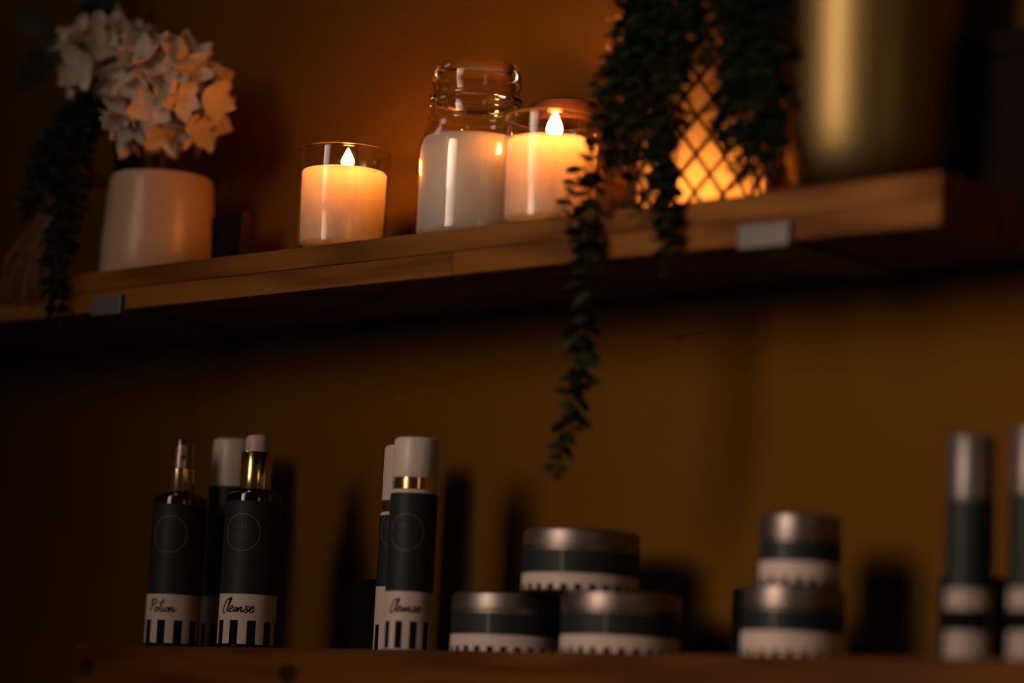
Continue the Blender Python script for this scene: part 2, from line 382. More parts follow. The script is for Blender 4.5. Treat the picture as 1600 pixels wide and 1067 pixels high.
# ------------------------------------------------------------------ gold pot and dark box
gp = thing('gold_pot', 'tall brushed gold metal pot with rounded bottom at the shelf end', 'pot', (-.1140, .0735, 0))
pr = [(0, 0), (.036, 0), (.043, .0022), (.052, .009), (.0585, .0195), (.0622, .033), (.0645, .050), (.0660, .075), (.0672, .12), (.068, .17), (.0684, .225)]
lathe('pot_body', pr + [(.0680, .2262), (.0666, .2262), (.066, .225)] + [(r-.0022, z) for r, z in reversed(pr[4:-1])] + [(.045, .013), (0, .010)], 'gold', gp, seg=96)
lathe('potting_soil', [(0, .190), (.0645, .190), (.0645, .186), (0, .186)], 'soil', gp, seg=48)
db = thing('storage_box', 'plain dark box standing at the shelf end behind the gold pot', 'box', (-.060, .118, 0))
box('box_body', (0, 0, 0), (.075, .028, .112), 'dark_box', db, .0015); box('box_lid', (-.0012, -.0012, .1125), (.0762, .0292, .131), 'dark_box', db, .0015)

sb = thing('small_box', 'small dark upright box in shadow between the flower pot and the left candle', 'box', (-.874, .098, 0))
box('box_body', (0, 0, 0), (.045, .009, .064), 'dark_box', sb, .001)
box('lit_edge', (.0452, -.0005, 0), (.0470, .0095, .066), 'red_wood', sb, .0006)  # redder strip that colours in the lit right edge of the dark box

# ------------------------------------------------------------------ white pot, hydrangeas
wp = thing('flower_pot', 'smooth cream white ceramic pot holding the pale flowers', 'pot', (-.9135, .0715, 0))
po = [(0, 0), (.048, 0), (.0512, .0012), (.0524, .004), (.0520, .03), (.0506, .06), (.0490, .085), (.0480, .0945), (.0468, .0985), (.0450, .0995)]
lathe('pot_body', po + [(.0436, .0985), (.0430, .095), (.044, .03), (.040, .006), (0, .006)], 'white_ceramic', wp, seg=96)
lathe('potting_soil', [(0, .088), (.0426, .088), (.0426, .084), (0, .084)], 'soil', wp, seg=48)

def petal_geo(Lg, Wd, cup, tip=.5):
    V, F = [], []; nu, nv = 6, 4
    for i in range(nu+1):
        u = i/nu; wdt = Wd*.5*(sin(pi*min(1, u**.85*.97+.015))**.8)*(1 if u < .7 else 1-.15*(u-.7)/.3)
        for j in range(nv+1):
            s = (j/nv-.5)*2
            V.append((wdt*s, Lg*u, cup*Lg*(u*u*.7) - .25*Wd*(1-s*s)*sin(pi*u)*.5 + .0004))
    for i in range(nu):
        for j in range(nv):
            a = i*(nv+1)+j; F.append((a, a+1, a+nv+2, a+nv+1))
    n = len(V); V += [(x, y, z-.0006) for x, y, z in V]; F += [tuple(n+k for k in reversed(f)) for f in F]
    for i in range(nu):
        a = i*(nv+1); b = a+nv; F.append((a, a+nv+1, n+a+nv+1, n+a)); F.append((b, n+b, n+b+nv+1, b+nv+1))
    return V, F
pv, pf = petal_geo(.0245, .0172, .30)
pme = None
def hydrangea(label, centre, rad, nfl, seed, stem_from):
    global pme
    random.seed(seed)
    h = thing('white_hydrangea', label, 'flower', centre, group='pale flower heads in the white pot')
    rt = Vector(stem_from) - Vector(centre)
    tube('stem', smooth_path([rt, rt*.55 + Vector((0, 0, .012)), Vector((0, 0, 0))], 6), .0022, 'flower_stem', h)
    k = 0; ga = pi*(3-sqrt(5))
    for i in range(nfl):
        y = 1 - 1.72*(i+.5)/nfl; r_ = sqrt(max(0, 1-y*y)); a = ga*i + seed
        d = Vector((r_*cos(a), r_*sin(a), y)); d = (d + Vector([random.uniform(-.16, .16) for _ in range(3)])).normalized()
        p = d*rad*random.uniform(.62, .88)
        fl = lathe('floret', [(0, -.006), (.0012, -.005), (.0016, 0), (.0012, .0018), (0, .0022)], 'petal', h, seg=8) if i == 0 else link_copy(first_fl, h)
        if i == 0: first_fl = fl
        fl.location = p; q = d.to_track_quat('Z', 'Y'); spin = random.uniform(0, 6.28)
        fl.rotation_mode = 'QUATERNION'; fl.rotation_quaternion = q @ Matrix.Rotation(spin, 3, 'Z').to_quaternion()
        npet = random.choice((4, 5, 5)); sc = random.uniform(.85, 1.12)
        for j in range(npet):
            if pme is None:
                po_ = mesh_obj('petal', pv, pf, 'petal', fl); pme = po_.data
            else:
                po_ = bpy.data.objects.new('petal', pme); COL.objects.link(po_); po_.parent = fl
            po_.rotation_euler = (random.uniform(.0, .55), random.uniform(-.2, .2), 2*pi*j/npet + random.uniform(-.15, .15))
            po_.scale = (sc*random.uniform(.9, 1.1), sc*random.uniform(.9, 1.1), sc)
hydrangea('large white hydrangea head lit orange on its right by the candles', (-.893, .052, .170), .0610, 44, 3, (-.910, .068, .089))
hydrangea('smaller greyer white hydrangea head leaning left over the trailing leaves', (-.984, .052, .214), .0490, 26, 8, (-.925, .068, .089))

# ------------------------------------------------------------------ trailing plants
def leaf_geo(Lg, Wd, Th, n=8):
    V = [(0, Lg*.5, Th*.5), (0, Lg*.5, -Th*.35)]
    for k in range(n):
        a = 2*pi*k/n; V.append((Wd*.5*sin(a), Lg*.5 - Lg*.5*cos(a), .06*Lg*(1-cos(a))))
    F = []
    for k in range(n):
        a, b = 2+k, 2+(k+1) % n; F.append((0, a, b)); F.append((1, b, a))
    return V, F
LV, LF = leaf_geo(.0102, .0084, .0024)
def trailing(root, strands, mat, n_single, seed, size=1.06, spacing=.0054):
    """strands: (points, leaf_scale, density). Leaves in whorls along each strand; the nearest ones are single objects"""
    random.seed(seed); leaves = []
    for (P, ls, den) in strands:
        path = smooth_path(P, 10)
        st = tube('strand', path, .0010, mat, root, r1=.0005, sides=5)
        acc = 0; ph = random.uniform(0, 6)
        for i in range(1, len(path)):
            seg = path[i]-path[i-1]; Ls = seg.length; acc += Ls
            while acc > spacing/den:
                acc -= spacing/den; t = seg.normalized(); ph += 2.4
                ref = Vector((1, 0, 0)) if abs(t.x) < .8 else Vector((0, 1, 0))
                a = t.cross(ref).normalized(); b = t.cross(a)
                frac = i/len(path); sc = size*ls*random.uniform(.75, 1.2)*(1 if frac < .8 else 1-.55*(frac-.8)/.2)
                for kk in range(2):
                    an = ph + kk*pi + random.uniform(-.35, .35)
                    out_ = (a*cos(an) + b*sin(an) + t*random.uniform(-.15, .55) + Vector((0, 0, -.15))).normalized()
                    pos = path[i] - seg*random.random() + out_*.0008
                    side = out_.cross(t + Vector([random.uniform(-.4, .4) for _ in range(3)])).normalized(); nrm = side.cross(out_).normalized()
                    Mx = Matrix((side*sc, out_*sc, nrm*sc)).transposed().to_4x4(); Mx.translation = pos
                    leaves.append((pos.y, st, Mx))
    order = sorted(range(len(leaves)), key=lambda i: leaves[i][0] + random.uniform(0, .02))
    single = set(order[:n_single]); lme = None; V, F = [], []
    for i, (yy, st, Mx) in enumerate(leaves):
        if i in single:
            if lme is None:
                o = mesh_obj('leaf', LV, LF, mat, st); lme = o.data
            else:
                o = bpy.data.objects.new('leaf', lme); COL.objects.link(o); o.parent = st
            o.matrix_local = Mx
        else:
            b = len(V); V += [Mx @ Vector(v) for v in LV]; F += [tuple(b+k for k in f) for f in LF]
    if V:
        o = mesh_obj('small_leaves', V, F, mat, root, fix=False); o['kind'] = 'stuff'
    return len(leaves)

hp = thing('hanging_planter', 'grey hanging pot on cords above the candle shelf', 'planter', (-.245, .030, .292))
pr = [(0, 0), (.040, 0), (.046, .003), (.054, .04), (.058, .075), (.0585, .078)]
lathe('pot_body', pr + [(.0555, .078), (.052, .04), (.044, .006), (0, .006)], 'planter_mat', hp, seg=48)
lathe('potting_soil', [(0, .066), (.0535, .066), (.0535, .062), (0, .062)], 'soil', hp, seg=32)
for k in range(3):
    a = 2*pi*k/3 + .4
    tube('cord', [Vector((.0588*sin(a), -.0588*cos(a), .070)), Vector((.0588*sin(a), -.0588*cos(a), .079)), Vector((.03*sin(a), -.03*cos(a), .26)), Vector((0, 0, .50))], .0012, 'cord_mat', hp)
tube('ceiling_cord', [Vector((0, 0, .50)), Vector((0, 0, 3.30-Z0-.292))], .0014, 'cord_mat', hp)
struct(box('ceiling', (-4.2, -3.6, 3.30), (2.6, WY+.12, 3.36), 'floor_mat', bev=0), 'ceiling above the shelves, out of view')

cp = thing('trailing_plant', 'dark green trailing plant spilling over the cane lantern with one long hanging strand', 'plant', (-.245, .030, .360))
O = Vector((-.245, .030, .360))
def S(pts, ls=1.0, den=1.0):
    """strand from the planter rim: rooted in the soil, over the rim, then down through world points (x, y, z above the shelf)"""
    p0 = Vector(pts[0]) - O; hd = Vector((p0.x, p0.y, 0)); hd = hd.normalized() if hd.length > 1e-3 else Vector((0, -1, 0))
    rim = hd*.0635 + Vector((0, 0, .020)); root = hd*.03 + Vector((0, 0, 0.0))
    return ([root, rim] + [Vector(p)-O for p in pts], ls, den)
STR = [
 # left edge, leaning out over the middle candle
 S([(-0.282, -0.004, 0.200), (-0.296, -0.006, 0.140), (-0.309, -0.006, 0.100), (-0.318, -0.008, 0.066)], 1.2, 1.1),
 S([(-0.275, -0.008, 0.190), (-0.289, -0.010, 0.120), (-0.300, -0.012, 0.080), (-0.314, -0.013, 0.045), (-0.329, -0.013, 0.022), (-0.338, -0.013, 0.006), (-0.348, -0.013, -0.008)], 1.05, .62),
 S([(-0.274, -0.004, 0.180), (-0.287, -0.008, 0.110), (-0.297, -0.010, 0.060), (-0.310, -0.012, 0.020), (-0.315, -0.012, -0.015), (-0.313, -0.012, -0.055), (-0.315, -0.013, -0.095), (-0.314, -0.013, -0.125), (-0.320, -0.013, -0.150), (-0.323, -0.013, -0.172), (-0.332, -0.013, -0.190), (-0.335, -0.013, -0.204)], 1.55, 1.25),
 S([(-0.269, -0.006, 0.180), (-0.281, -0.008, 0.110), (-0.290, -0.010, 0.070), (-0.302, -0.010, 0.032)], 1.1, .7),
 S([(-0.262, -0.010, 0.180), (-0.273, -0.010, 0.100), (-0.281, -0.010, 0.050), (-0.290, -0.010, 0.020), (-0.292, -0.010, 0.003)], 1.0, .55),
 S([(-0.255, -0.010, 0.180), (-0.258, -0.012, 0.110), (-0.266, -0.012, 0.060), (-0.275, -0.012, 0.030)], 1.1, .75),
 S([(-0.261, -0.004, 0.200), (-0.271, -0.004, 0.150), (-0.280, -0.004, 0.110), (-0.288, -0.004, 0.080)], 1.2, 1.2),
 S([(-0.255, -0.002, 0.200), (-0.258, -0.004, 0.150), (-0.267, -0.004, 0.110), (-0.274, -0.004, 0.085)], 1.2, 1.2),
 # thick strand in front of the shelf edge
 S([(-0.225, -0.012, 0.190), (-0.227, -0.012, 0.120), (-0.234, -0.014, 0.060), (-0.239, -0.014, 0.010), (-0.235, -0.014, -0.030), (-0.233, -0.014, -0.058)], 1.35, 1.7),
 S([(-0.230, -0.014, 0.190), (-0.231, -0.015, 0.120), (-0.237, -0.016, 0.060), (-0.240, -0.016, 0.015), (-0.236, -0.016, -0.020)], 1.3, 1.4),
 S([(-0.239, -0.008, 0.190), (-0.240, -0.009, 0.130), (-0.248, -0.009, 0.080), (-0.253, -0.010, 0.045)], 1.15, 1.2),
 S([(-0.225, -0.006, 0.200), (-0.216, -0.008, 0.150), (-0.218, -0.008, 0.115), (-0.218, -0.008, 0.098)], 1.2, 1.3),
 S([(-0.213, -0.008, 0.200), (-0.203, -0.010, 0.150), (-0.208, -0.010, 0.118), (-0.206, -0.010, 0.102)], 1.2, 1.3),
 S([(-0.201, -0.010, 0.200), (-0.194, -0.010, 0.150), (-0.198, -0.010, 0.118)], 1.2, 1.3),
 # right-hand curtain
 S([(-0.192, -0.006, 0.200), (-0.175, -0.008, 0.150), (-0.180, -0.008, 0.100), (-0.186, -0.008, 0.058)], 1.25, 1.5),
 S([(-0.188, -0.002, 0.200), (-0.168, -0.004, 0.150), (-0.173, -0.006, 0.100), (-0.174, -0.006, 0.072)], 1.25, 1.5),
 S([(-0.181, 0.000, 0.200), (-0.159, -0.002, 0.150), (-0.160, -0.004, 0.100), (-0.163, -0.004, 0.075)], 1.25, 1.4),
 S([(-0.177, 0.004, 0.200), (-0.152, 0.000, 0.150), (-0.152, -0.002, 0.100), (-0.156, -0.003, 0.060), (-0.159, -0.003, 0.030), (-0.160, -0.003, 0.010)], 1.2, 1.05),
 S([(-0.176, 0.008, 0.205), (-0.148, 0.004, 0.155), (-0.148, 0.003, 0.110), (-0.151, 0.003, 0.070), (-0.148, 0.000, 0.040), (-0.147, -0.002, 0.020)], 1.1, .75),
 S([(-0.182, -0.004, 0.195), (-0.184, -0.006, 0.150), (-0.190, -0.006, 0.110), (-0.198, -0.006, 0.066), (-0.200, -0.006, 0.040)], 1.1, .9),
 S([(-0.272, 0.002, 0.215), (-0.286, 0.000, 0.170), (-0.295, -0.002, 0.135), (-0.307, -0.002, 0.110)], 1.25, 1.2),
 S([(-0.238, -0.012, 0.215), (-0.239, -0.012, 0.160), (-0.247, -0.012, 0.120)], 1.3, 1.3),
 S([(-0.218, -0.012, 0.215), (-0.218, -0.014, 0.160), (-0.216, -0.014, 0.130)], 1.3, 1.3),
 S([(-0.187, -0.010, 0.215), (-0.179, -0.012, 0.160), (-0.181, -0.012, 0.130)], 1.3, 1.3),
 S([(-0.171, 0.006, 0.215), (-0.161, 0.004, 0.160), (-0.165, 0.004, 0.120)], 1.3, 1.3),
]
STR += [
 S([(-.190, .004, .215), (-.176, -.002, .160), (-.176, -.004, .110), (-.174, -.004, .070), (-.172, -.004, .045)], 1.3, 1.5),
 S([(-.186, .010, .215), (-.166, .002, .160), (-.163, .000, .110), (-.160, -.001, .070)], 1.3, 1.5),
 S([(-.205, -.002, .215), (-.188, -.006, .160), (-.187, -.008, .110), (-.186, -.008, .062), (-.185, -.008, .040)], 1.25, 1.4),
 S([(-.184, .014, .215), (-.158, .008, .150), (-.153, .006, .100), (-.151, .005, .060), (-.147, .003, .030)], 1.25, 1.2),
 S([(-.283, -.002, .215), (-.280, -.006, .150), (-.281, -.008, .100), (-.283, -.008, .060), (-.285, -.009, .030)], 1.25, 1.1),
 S([(-.270, -.004, .215), (-.268, -.008, .150), (-.268, -.010, .100), (-.269, -.010, .065), (-.272, -.010, .040)], 1.25, 1.2),
 S([(-.255, -.006, .215), (-.254, -.010, .150), (-.252, -.012, .105), (-.251, -.012, .060), (-.248, -.013, .020)], 1.3, 1.3),
 S([(-.292, -.002, .205), (-.2848, -.006, .1424), (-.2955, -.006, .1033), (-.2978, -.006, .0632), (-.2981, -.006, .033), (-.3034, -.006, .0135)], 1.2, .8),
 S([(-.280, -.006, .205), (-.2719, -.010, .1397), (-.2785, -.010, .0852), (-.2798, -.010, .0503), (-.275, -.010, .0199), (-.2801, -.010, -.0019)], 1.2, .65),
 S([(-.272, -.008, .205), (-.2641, -.011, .1283), (-.2649, -.011, .0834), (-.2641, -.011, .0434), (-.2641, -.011, .0088), (-.2692, -.011, -.013)], 1.15, .6),
 S([(-.262, -.008, .205), (-.2595, -.009, .1282), (-.254, -.009, .0825), (-.2538, -.009, .0427), (-.2569, -.009, .0183), (-.2587, -.009, -.0062)], 1.2, .7),
 S([(-.190, -.004, .205), (-.1737, -.009, .1264), (-.1749, -.009, .0875), (-.1754, -.009, .0584), (-.1735, -.009, .0363), (-.1745, -.009, .018), (-.1740, -.009, .004)], 1.3, 1.5),
 S([(-.178, .000, .205), (-.161, -.006, .1253), (-.1623, -.006, .0866), (-.1638, -.006, .0529), (-.1620, -.006, .026), (-.1600, -.006, .004)], 1.3, 1.5),
 S([(-.172, .006, .205), (-.1507, -.004, .1243), (-.1486, -.004, .0756), (-.1456, -.004, .0464), (-.1421, -.004, .0172), (-.134, -.004, .0045)], 1.3, 1.1),
 S([(-.198, -.008, .205), (-.1841, -.011, .1274), (-.1838, -.011, .0931), (-.1847, -.011, .0737), (-.1830, -.011, .0538), (-.1820, -.011, .036)], 1.3, 1.3),
 S([(-.176, .004, .205), (-.1579, -.002, .1209), (-.1558, -.002, .0721), (-.1538, -.002, .0381), (-.1504, -.002, .0137)], 1.3, 1.4),
]
trailing(cp, STR, 'leaf_green', 300, 21)

lp = thing('trailing_plant', 'dark trailing plant spilling left out of the white flower pot', 'plant', (-.9435, .0560, .088))
O = Vector((-.9435, .0560, .088))
def T(pts, ls=1.0, den=1.0): return ([Vector((0, 0, 0)), Vector((-.006, -.004, .055))] + [Vector(p)-O for p in pts], ls, den)
STL = [
 T([(-.966, .020, .160), (-.968, .008, .110), (-.965, .004, .060), (-.960, .002, .030), (-.957, .000, .010)], 1.2, 1.3),
 T([(-.962, .022, .150), (-.957, .010, .110), (-.953, .006, .070), (-.951, .004, .045)], 1.2, 1.3),
 T([(-.972, .020, .160), (-.978, .004, .110), (-.975, -.004, .060), (-.968, -.010, .020), (-.955, -.014, -.020), (-.938, -.016, -.050), (-.930, -.016, -.058)], 1.1, .95),
 T([(-.970, .016, .150), (-.972, .002, .100), (-.966, -.008, .050), (-.956, -.012, .010), (-.943, -.014, -.030)], 1.2, 1.3),
 T([(-.985, .030, .165), (-1.010, .018, .130), (-1.018, .012, .100), (-1.020, .010, .070)], 1.2, 1.4),
 T([(-.990, .035, .170), (-1.030, .026, .140), (-1.042, .020, .110), (-1.046, .018, .080), (-1.045, .016, .062)], 1.2, 1.4),
 T([(-.985, .030, .160), (-1.000, .018, .125), (-1.004, .012, .095), (-1.006, .010, .080)], 1.2, 1.3),
 T([(-.980, .026, .165), (-.990, .014, .130), (-.992, .008, .095)], 1.2, 1.3),
 T([(-.988, .034, .175), (-1.022, .028, .148), (-1.033, .022, .118), (-1.036, .020, .090)], 1.2, 1.3),
 T([(-.958, .026, .165), (-.963, .018, .135), (-.962, .012, .115)], 1.2, 1.4),
 T([(-.975, .026, .170), (-.980, .016, .140), (-.983, .012, .115)], 1.2, 1.4),
]
trailing(lp, STL, 'leaf_dark', 300, 22)

eu = thing('leafy_branch', 'broad dark round leaved branch at the top left behind the flowers', 'branch', (-.9300, .090, .088))
bp_ = smooth_path([(0, 0, 0), (-.050, .004, .085), (-.110, .006, .140), (-.165, .004, .175), (-.215, 0, .215)], 8)
tube('stem', bp_, .0016, 'leaf_dark', eu, r1=.0008)
V8, F8 = leaf_geo(.038, .030, .0014, 12); first = None
random.seed(4)
for (fx, fy, fz, sc, yaw, pit) in ((-.150, .0, .165, 1.05, 1.9, .2), (-.178, .0, .160, .95, 2.3, -.3), (-.200, 0, .19, .95, 1.2, .5), (-.105, .004, .145, 1.15, .4, .7), (-.125, 0, .165, 1.1, -.5, .9), (-.092, .004, .15, 1.1, -.9, 1.0),
        (-.110, .006, .19, 1.1, .2, 1.1), (-.130, .004, .21, 1.2, .8, .9), (-.070, .004, .125, 1.0, -.4, 1.2), (-.195, 0, .150, .9, 2.0, -.6)):
    if first is None: o = first = mesh_obj('leaf', V8, F8, 'leaf_dark', eu)
    else: o = link_copy(first, eu)
    o.location = (fx, fy, fz); o.scale = (sc, sc, sc)
    dv = Vector((-sin(yaw)*cos(pit), -.25, sin(pit))).normalized(); fac = Vector((.55, -.80, -.2)); sd = dv.cross(fac).normalized(); nr = sd.cross(dv)
    Mx = Matrix((sd, dv, nr)).transposed(); o.rotation_euler = Mx.to_euler()

dg = thing('dried_grass', 'bundle of brown dried grass drooping left of the white flower pot', 'dried grass', (-.962, .050, .092))
V, F = [], []; random.seed(9)
for k in range(110):
    ex = random.uniform(-.052, .018); ey = -.060 + random.uniform(-.006, .012); ez = -.092 + random.uniform(-.022, .035)
    p = smooth_path([(0, 0, -.004), (-.018+ex*.25, -.014+random.uniform(-.005, .005), .014+random.uniform(-.008, .006)), (-.022+ex*.55, -.036, -.022), (-.024+ex*.85, ey+.006, -.06), (-.024+ex, ey, ez)], 4)
    tube_geo(V, F, p, .0007, .0005, 4)
    for j in range(3):
        q = p[-1-j*2]; tube_geo(V, F, [q, q + Vector((random.uniform(-.004, .004), random.uniform(-.003, .003), -.006))], .0008, .0003, 4)
st = mesh_obj('grass_blades', V, F, 'dried', dg); st['kind'] = 'stuff'
tube('binding', [Vector((-.012, -.008, .004)), Vector((-.010, -.006, .007))], .005, 'dried', dg)

# ------------------------------------------------------------------ printed labels: strokes laid round a cylinder
GL = {
 'P': ([[(.05, 0), (.16, .55), (.22, 1)], [(.0, .78), (.2, 1.02), (.5, .98), (.52, .72), (.30, .50), (.14, .46)]], .50),
 'o': ([[(.30, .36), (.12, .30), (.08, .08), (.24, .0), (.36, .16), (.30, .36), (.46, .30)]], .42),
 't': ([[(.30, 1.0), (.20, .45), (.16, .08), (.28, .02)], [(-.04, .66), (.52, .84)]], .34),
 'i': ([[(.12, .36), (.06, .06), (.18, .0), (.30, .16)], [(.22, .58), (.24, .62)]], .28),
 'n': ([[(.08, .34), (.04, .0)], [(.06, .14), (.22, .38), (.30, .30), (.28, .04), (.40, .02), (.62, .22)]], .55),
 'C': ([[(.52, .88), (.42, 1.02), (.18, .72), (.02, .2), (.10, -.12), (.34, .0)]], .38),
 'l': ([[(.04, .08), (.24, .60), (.36, 1.05), (.26, 1.0), (.14, .40), (.18, .02), (.32, .10)]], .32),
 'e': ([[(.02, .14), (.30, .30), (.24, .46), (.08, .34), (.06, .08), (.22, -.02), (.42, .14)]], .40),
 'a': ([[(.32, .34), (.14, .32), (.06, .08), (.20, .02), (.34, .32), (.30, .04), (.44, .08)]], .42),
 's': ([[(.34, .40), (.18, .46), (.12, .32), (.28, .16), (.20, -.04), (.02, .0)]], .40),
 'r': ([[(.08, .34), (.04, .0)], [(.06, .16), (.20, .36), (.34, .32)]], .34),
 'M': ([[(.02, 0), (.16, .95), (.28, .25), (.46, 1.0), (.50, .05)]], .60),
}
def on_cyl(r, phi, z): return Vector((r*sin(phi), -r*cos(phi), z))
def strokes(name, lines, r, mat, parent, wid=.00055):
    """lines: polylines of (arc metres, z). Flat printed ribbons a hair proud of the label"""
    V, F = [], []
    for ln in lines:
        n = len(ln); base = len(V)
        for i, (x, z) in enumerate(ln):
            x0, z0 = ln[max(0, i-1)]; x1, z1 = ln[min(n-1, i+1)]; dx, dz = x1-x0, z1-z0; l = math.hypot(dx, dz) or 1
            ww = wid*(.65 + .5*abs(dz)/l)
            for s in (-1, 1):
                xx, zz = x - s*dz/l*ww, z + s*dx/l*ww
                V.append(on_cyl(r, xx/r, zz))
        F += [(base+2*i, base+2*i+1, base+2*i+3, base+2*i+2) for i in range(n-1)]
    return mesh_obj(name, V, F, mat, parent, fix=False)
def sm2(P, n=5): return [(v.x, v.y) for v in smooth_path([(x, y, 0) for x, y in P], n)]
def word(txt, size, slant=.18):
    out_, x = [], 0
    for ch in txt:
        ls, adv = GL[ch]
        for l in ls: out_.append([((x+a+slant*b)*size, b*size) for a, b in sm2(l)])
        x += adv*.92
    wd = x*size
    return [[(a-wd/2, b) for a, b in l] for l in out_]
def shift(lines, dx, dz): return [[(a+dx, b+dz) for a, b in l] for l in lines]
def circle(cx, cz, r, n=48): return [[(cx+r*sin(2*pi*k/n), cz+r*cos(2*pi*k/n)) for k in range(n+1)]]
def label_wrap(parent, r, z_base, z_str, z_white, z_top, dark='label_navy', nstr=10, off=-7, word_txt=None, wz=None, wsize=.011, wdx=0, cz=None, cr=.016, seg=None, stripe_mat='print_black'):
    """printed sleeve: black bars at the foot, white band, dark field with ring emblem"""
    seg = nstr*12
    def fm(s, k):
        if s == 0:
            a = (360.0*(k+.5)/seg - off + 90.0/nstr*1.0) % (360/nstr)
            return 1 if a < 180.0/nstr else 0
        return 0
    lb = lathe('label', [(r, z_base), (r, z_str), (r, z_white)], ['label_white', stripe_mat], parent, seg=seg, fm=fm)
    lathe('dark_sleeve', [(r+.0001, z_white), (r+.0001, z_top), (r-.0006, z_top+.0003)], dark, parent, seg=seg)
    if word_txt: strokes('lettering', shift(word(word_txt, wsize), wdx, wz), r+.00025, 'print_black', parent)
    if cz:
        strokes('ring_emblem', circle(0, cz, cr), r+.00035, 'ring_grey', parent, wid=.00022)
        fnt = []
        random.seed(31)
        for (zz, w0, hh, nn) in ((cz+.0035, .0095, .0042, 7), (cz-.0045, .0090, .0036, 6)):
            for k in range(nn):
                x = -w0 + 2*w0*k/(nn-1); fnt.append([(x, zz), (x+random.uniform(-.0002, .0002), zz+hh*random.uniform(.8, 1))])
        strokes('emblem_strokes', fnt, r+.00035, 'faint_print', parent, wid=.0004)
        dots = []
        for (dx, dz, dr) in ((.0095, -.0235, .0011), (.0072, -.0275, .0007), (.0160, -.0235, .0008), (.0128, -.0280, .0004), (.0178, -.0262, .0005)):
            dots.append([(dx-dr, cz+dz), (dx, cz+dz), (dx+dr, cz+dz)])
            strokes('ink_speck', [[(dx-dr*.6, cz+dz), (dx+dr*.6, cz+dz)]], r+.0003, 'print_black', parent, wid=dr)
    return lb

# ------------------------------------------------------------------ lower shelf: bottles
def pump_bottle(label, x, y, rz, r, word_txt, kind, wsize, wdx):
    b = thing('pump_bottle', label, 'bottle', (x, y, ZL), rz, group='striped pump bottles')
    hb = .1285
    lathe('bottle_body', [(0, 0), (r-.004, 0), (r-.001, .001), (r-.0004, .003), (r-.0004, hb), (r-.001, hb+.0035), (r-.005, hb+.0058), (.0125, hb+.0068), (.0115, hb+.009), (0, hb+.009)], 'amber_glass', b, seg=72)
    lathe('liquid', [(0, .003), (r-.003, .003), (r-.003, hb-.006), (0, hb-.006)], 'label_navy', b, seg=48)
    label_wrap(b, r, .0035, .0235, .0460, .1255, word_txt=word_txt, wz=.0305, wsize=wsize, wdx=wdx, cz=.0985)
    z = hb+.0085
    if kind == 'mist':
        lathe('gold_collar', [(0, z), (.0112, z), (.0114, z+.001), (.0113, z+.0205), (.0108, z+.021), (0, z+.021)], 'gold_shine', b, seg=48)
        lathe('spray_head', [(0, z+.021), (.0068, z+.021), (.0066, z+.034), (.0062, z+.0405), (.0055, z+.042), (0, z+.042)], 'pump_pink', b, seg=40)
        sp = box('nozzle', (-.0022, -.0088, z+.0295), (.0022, -.0055, z+.0345), 'pump_pink', b, .0006)
        lathe('clear_overcap', [(.0098, z+.0212), (.0094, z+.046), (.0088, z+.0475), (0, z+.0478), (0, z+.0468), (.0082, z+.0465), (.0088, z+.045), (.0091, z+.0212)], 'clear_plastic', b, seg=48)
    else:
        lathe('gold_collar', [(0, z), (.0134, z), (.0136, z+.001), (.0135, z+.0318), (.0130, z+.0325), (.0112, z+.0325), (.0110, z+.031), (0, z+.031)], 'gold_shine', b, seg=48)
        lathe('pump_head', [(0, z+.031), (.0104, z+.031), (.0106, z+.040), (.0102, z+.0445), (.0088, z+.0470), (.005, z+.0480), (0, z+.0482)], 'pump_pink', b, seg=40)
    return b
pump_bottle('slim pump bottle with clear overcap, lettered Potion, leftmost on the lower shelf', -.8172, .035, radians(30), .0240, 'Potion', 'mist', .0108, -.0035)
pump_bottle('pump bottle with tall gold collar and rounded pink pump, lettered Cleanse', -.7210, .035, radians(26), .0248, 'Cleanse', 'serum', .0112, -.001)

def capped_bottle(label, x, y, rz, r, h, zc0, gold, word_txt, wdx=0, z_white=.048, rc=None):
    b = thing('capped_bottle', label, 'bottle', (x, y, ZL), rz, group='white capped striped bottles')
    rc = rc or r-.0008; zg = zc0 - (.0100 if gold else 0)
    lathe('bottle_body', [(0, 0), (r-.003, 0), (r-.0006, .001), (r-.0003, .003), (r-.0003, zg-.002), (r-.0012, zg), (0, zg)], 'label_white', b, seg=60)
    label_wrap(b, r, .002, .0240, z_white, zg-.0030, word_txt=word_txt, wz=.0315, wsize=.0100, wdx=wdx, cz=z_white+.048, cr=.0150)
    if gold: lathe('gold_band', [(rc-.001, zg), (rc-.0004, zg+.0005), (rc-.0004, zc0-.0003), (rc-.001, zc0)], 'gold_shine', b, seg=60)
    lathe('white_cap', [(0, zc0), (rc, zc0), (rc+.0002, zc0+.001), (rc, h-.003), (rc-.0008, h-.001), (rc-.003, h), (0, h)], 'cap_white', b, seg=60)
    return b
capped_bottle('white capped bottle behind and between the two pump bottles', -.8120, .090, radians(28), .0200, .1905, .1500, False, 'Pr', .0045, rc=.0184)
capped_bottle('front white capped bottle with gold band, standing alone beside the stacked tins', -.5292, .035, radians(28), .0195, .1745, .1412, True, 'Cleanse', .002, rc=.0186)
capped_bottle('white capped bottle with gold band half hidden behind the front one', -.5935, .088, radians(27), .0190, .1765, .1290, True, 'Mr', -.0015, z_white=.056, rc=.0178)

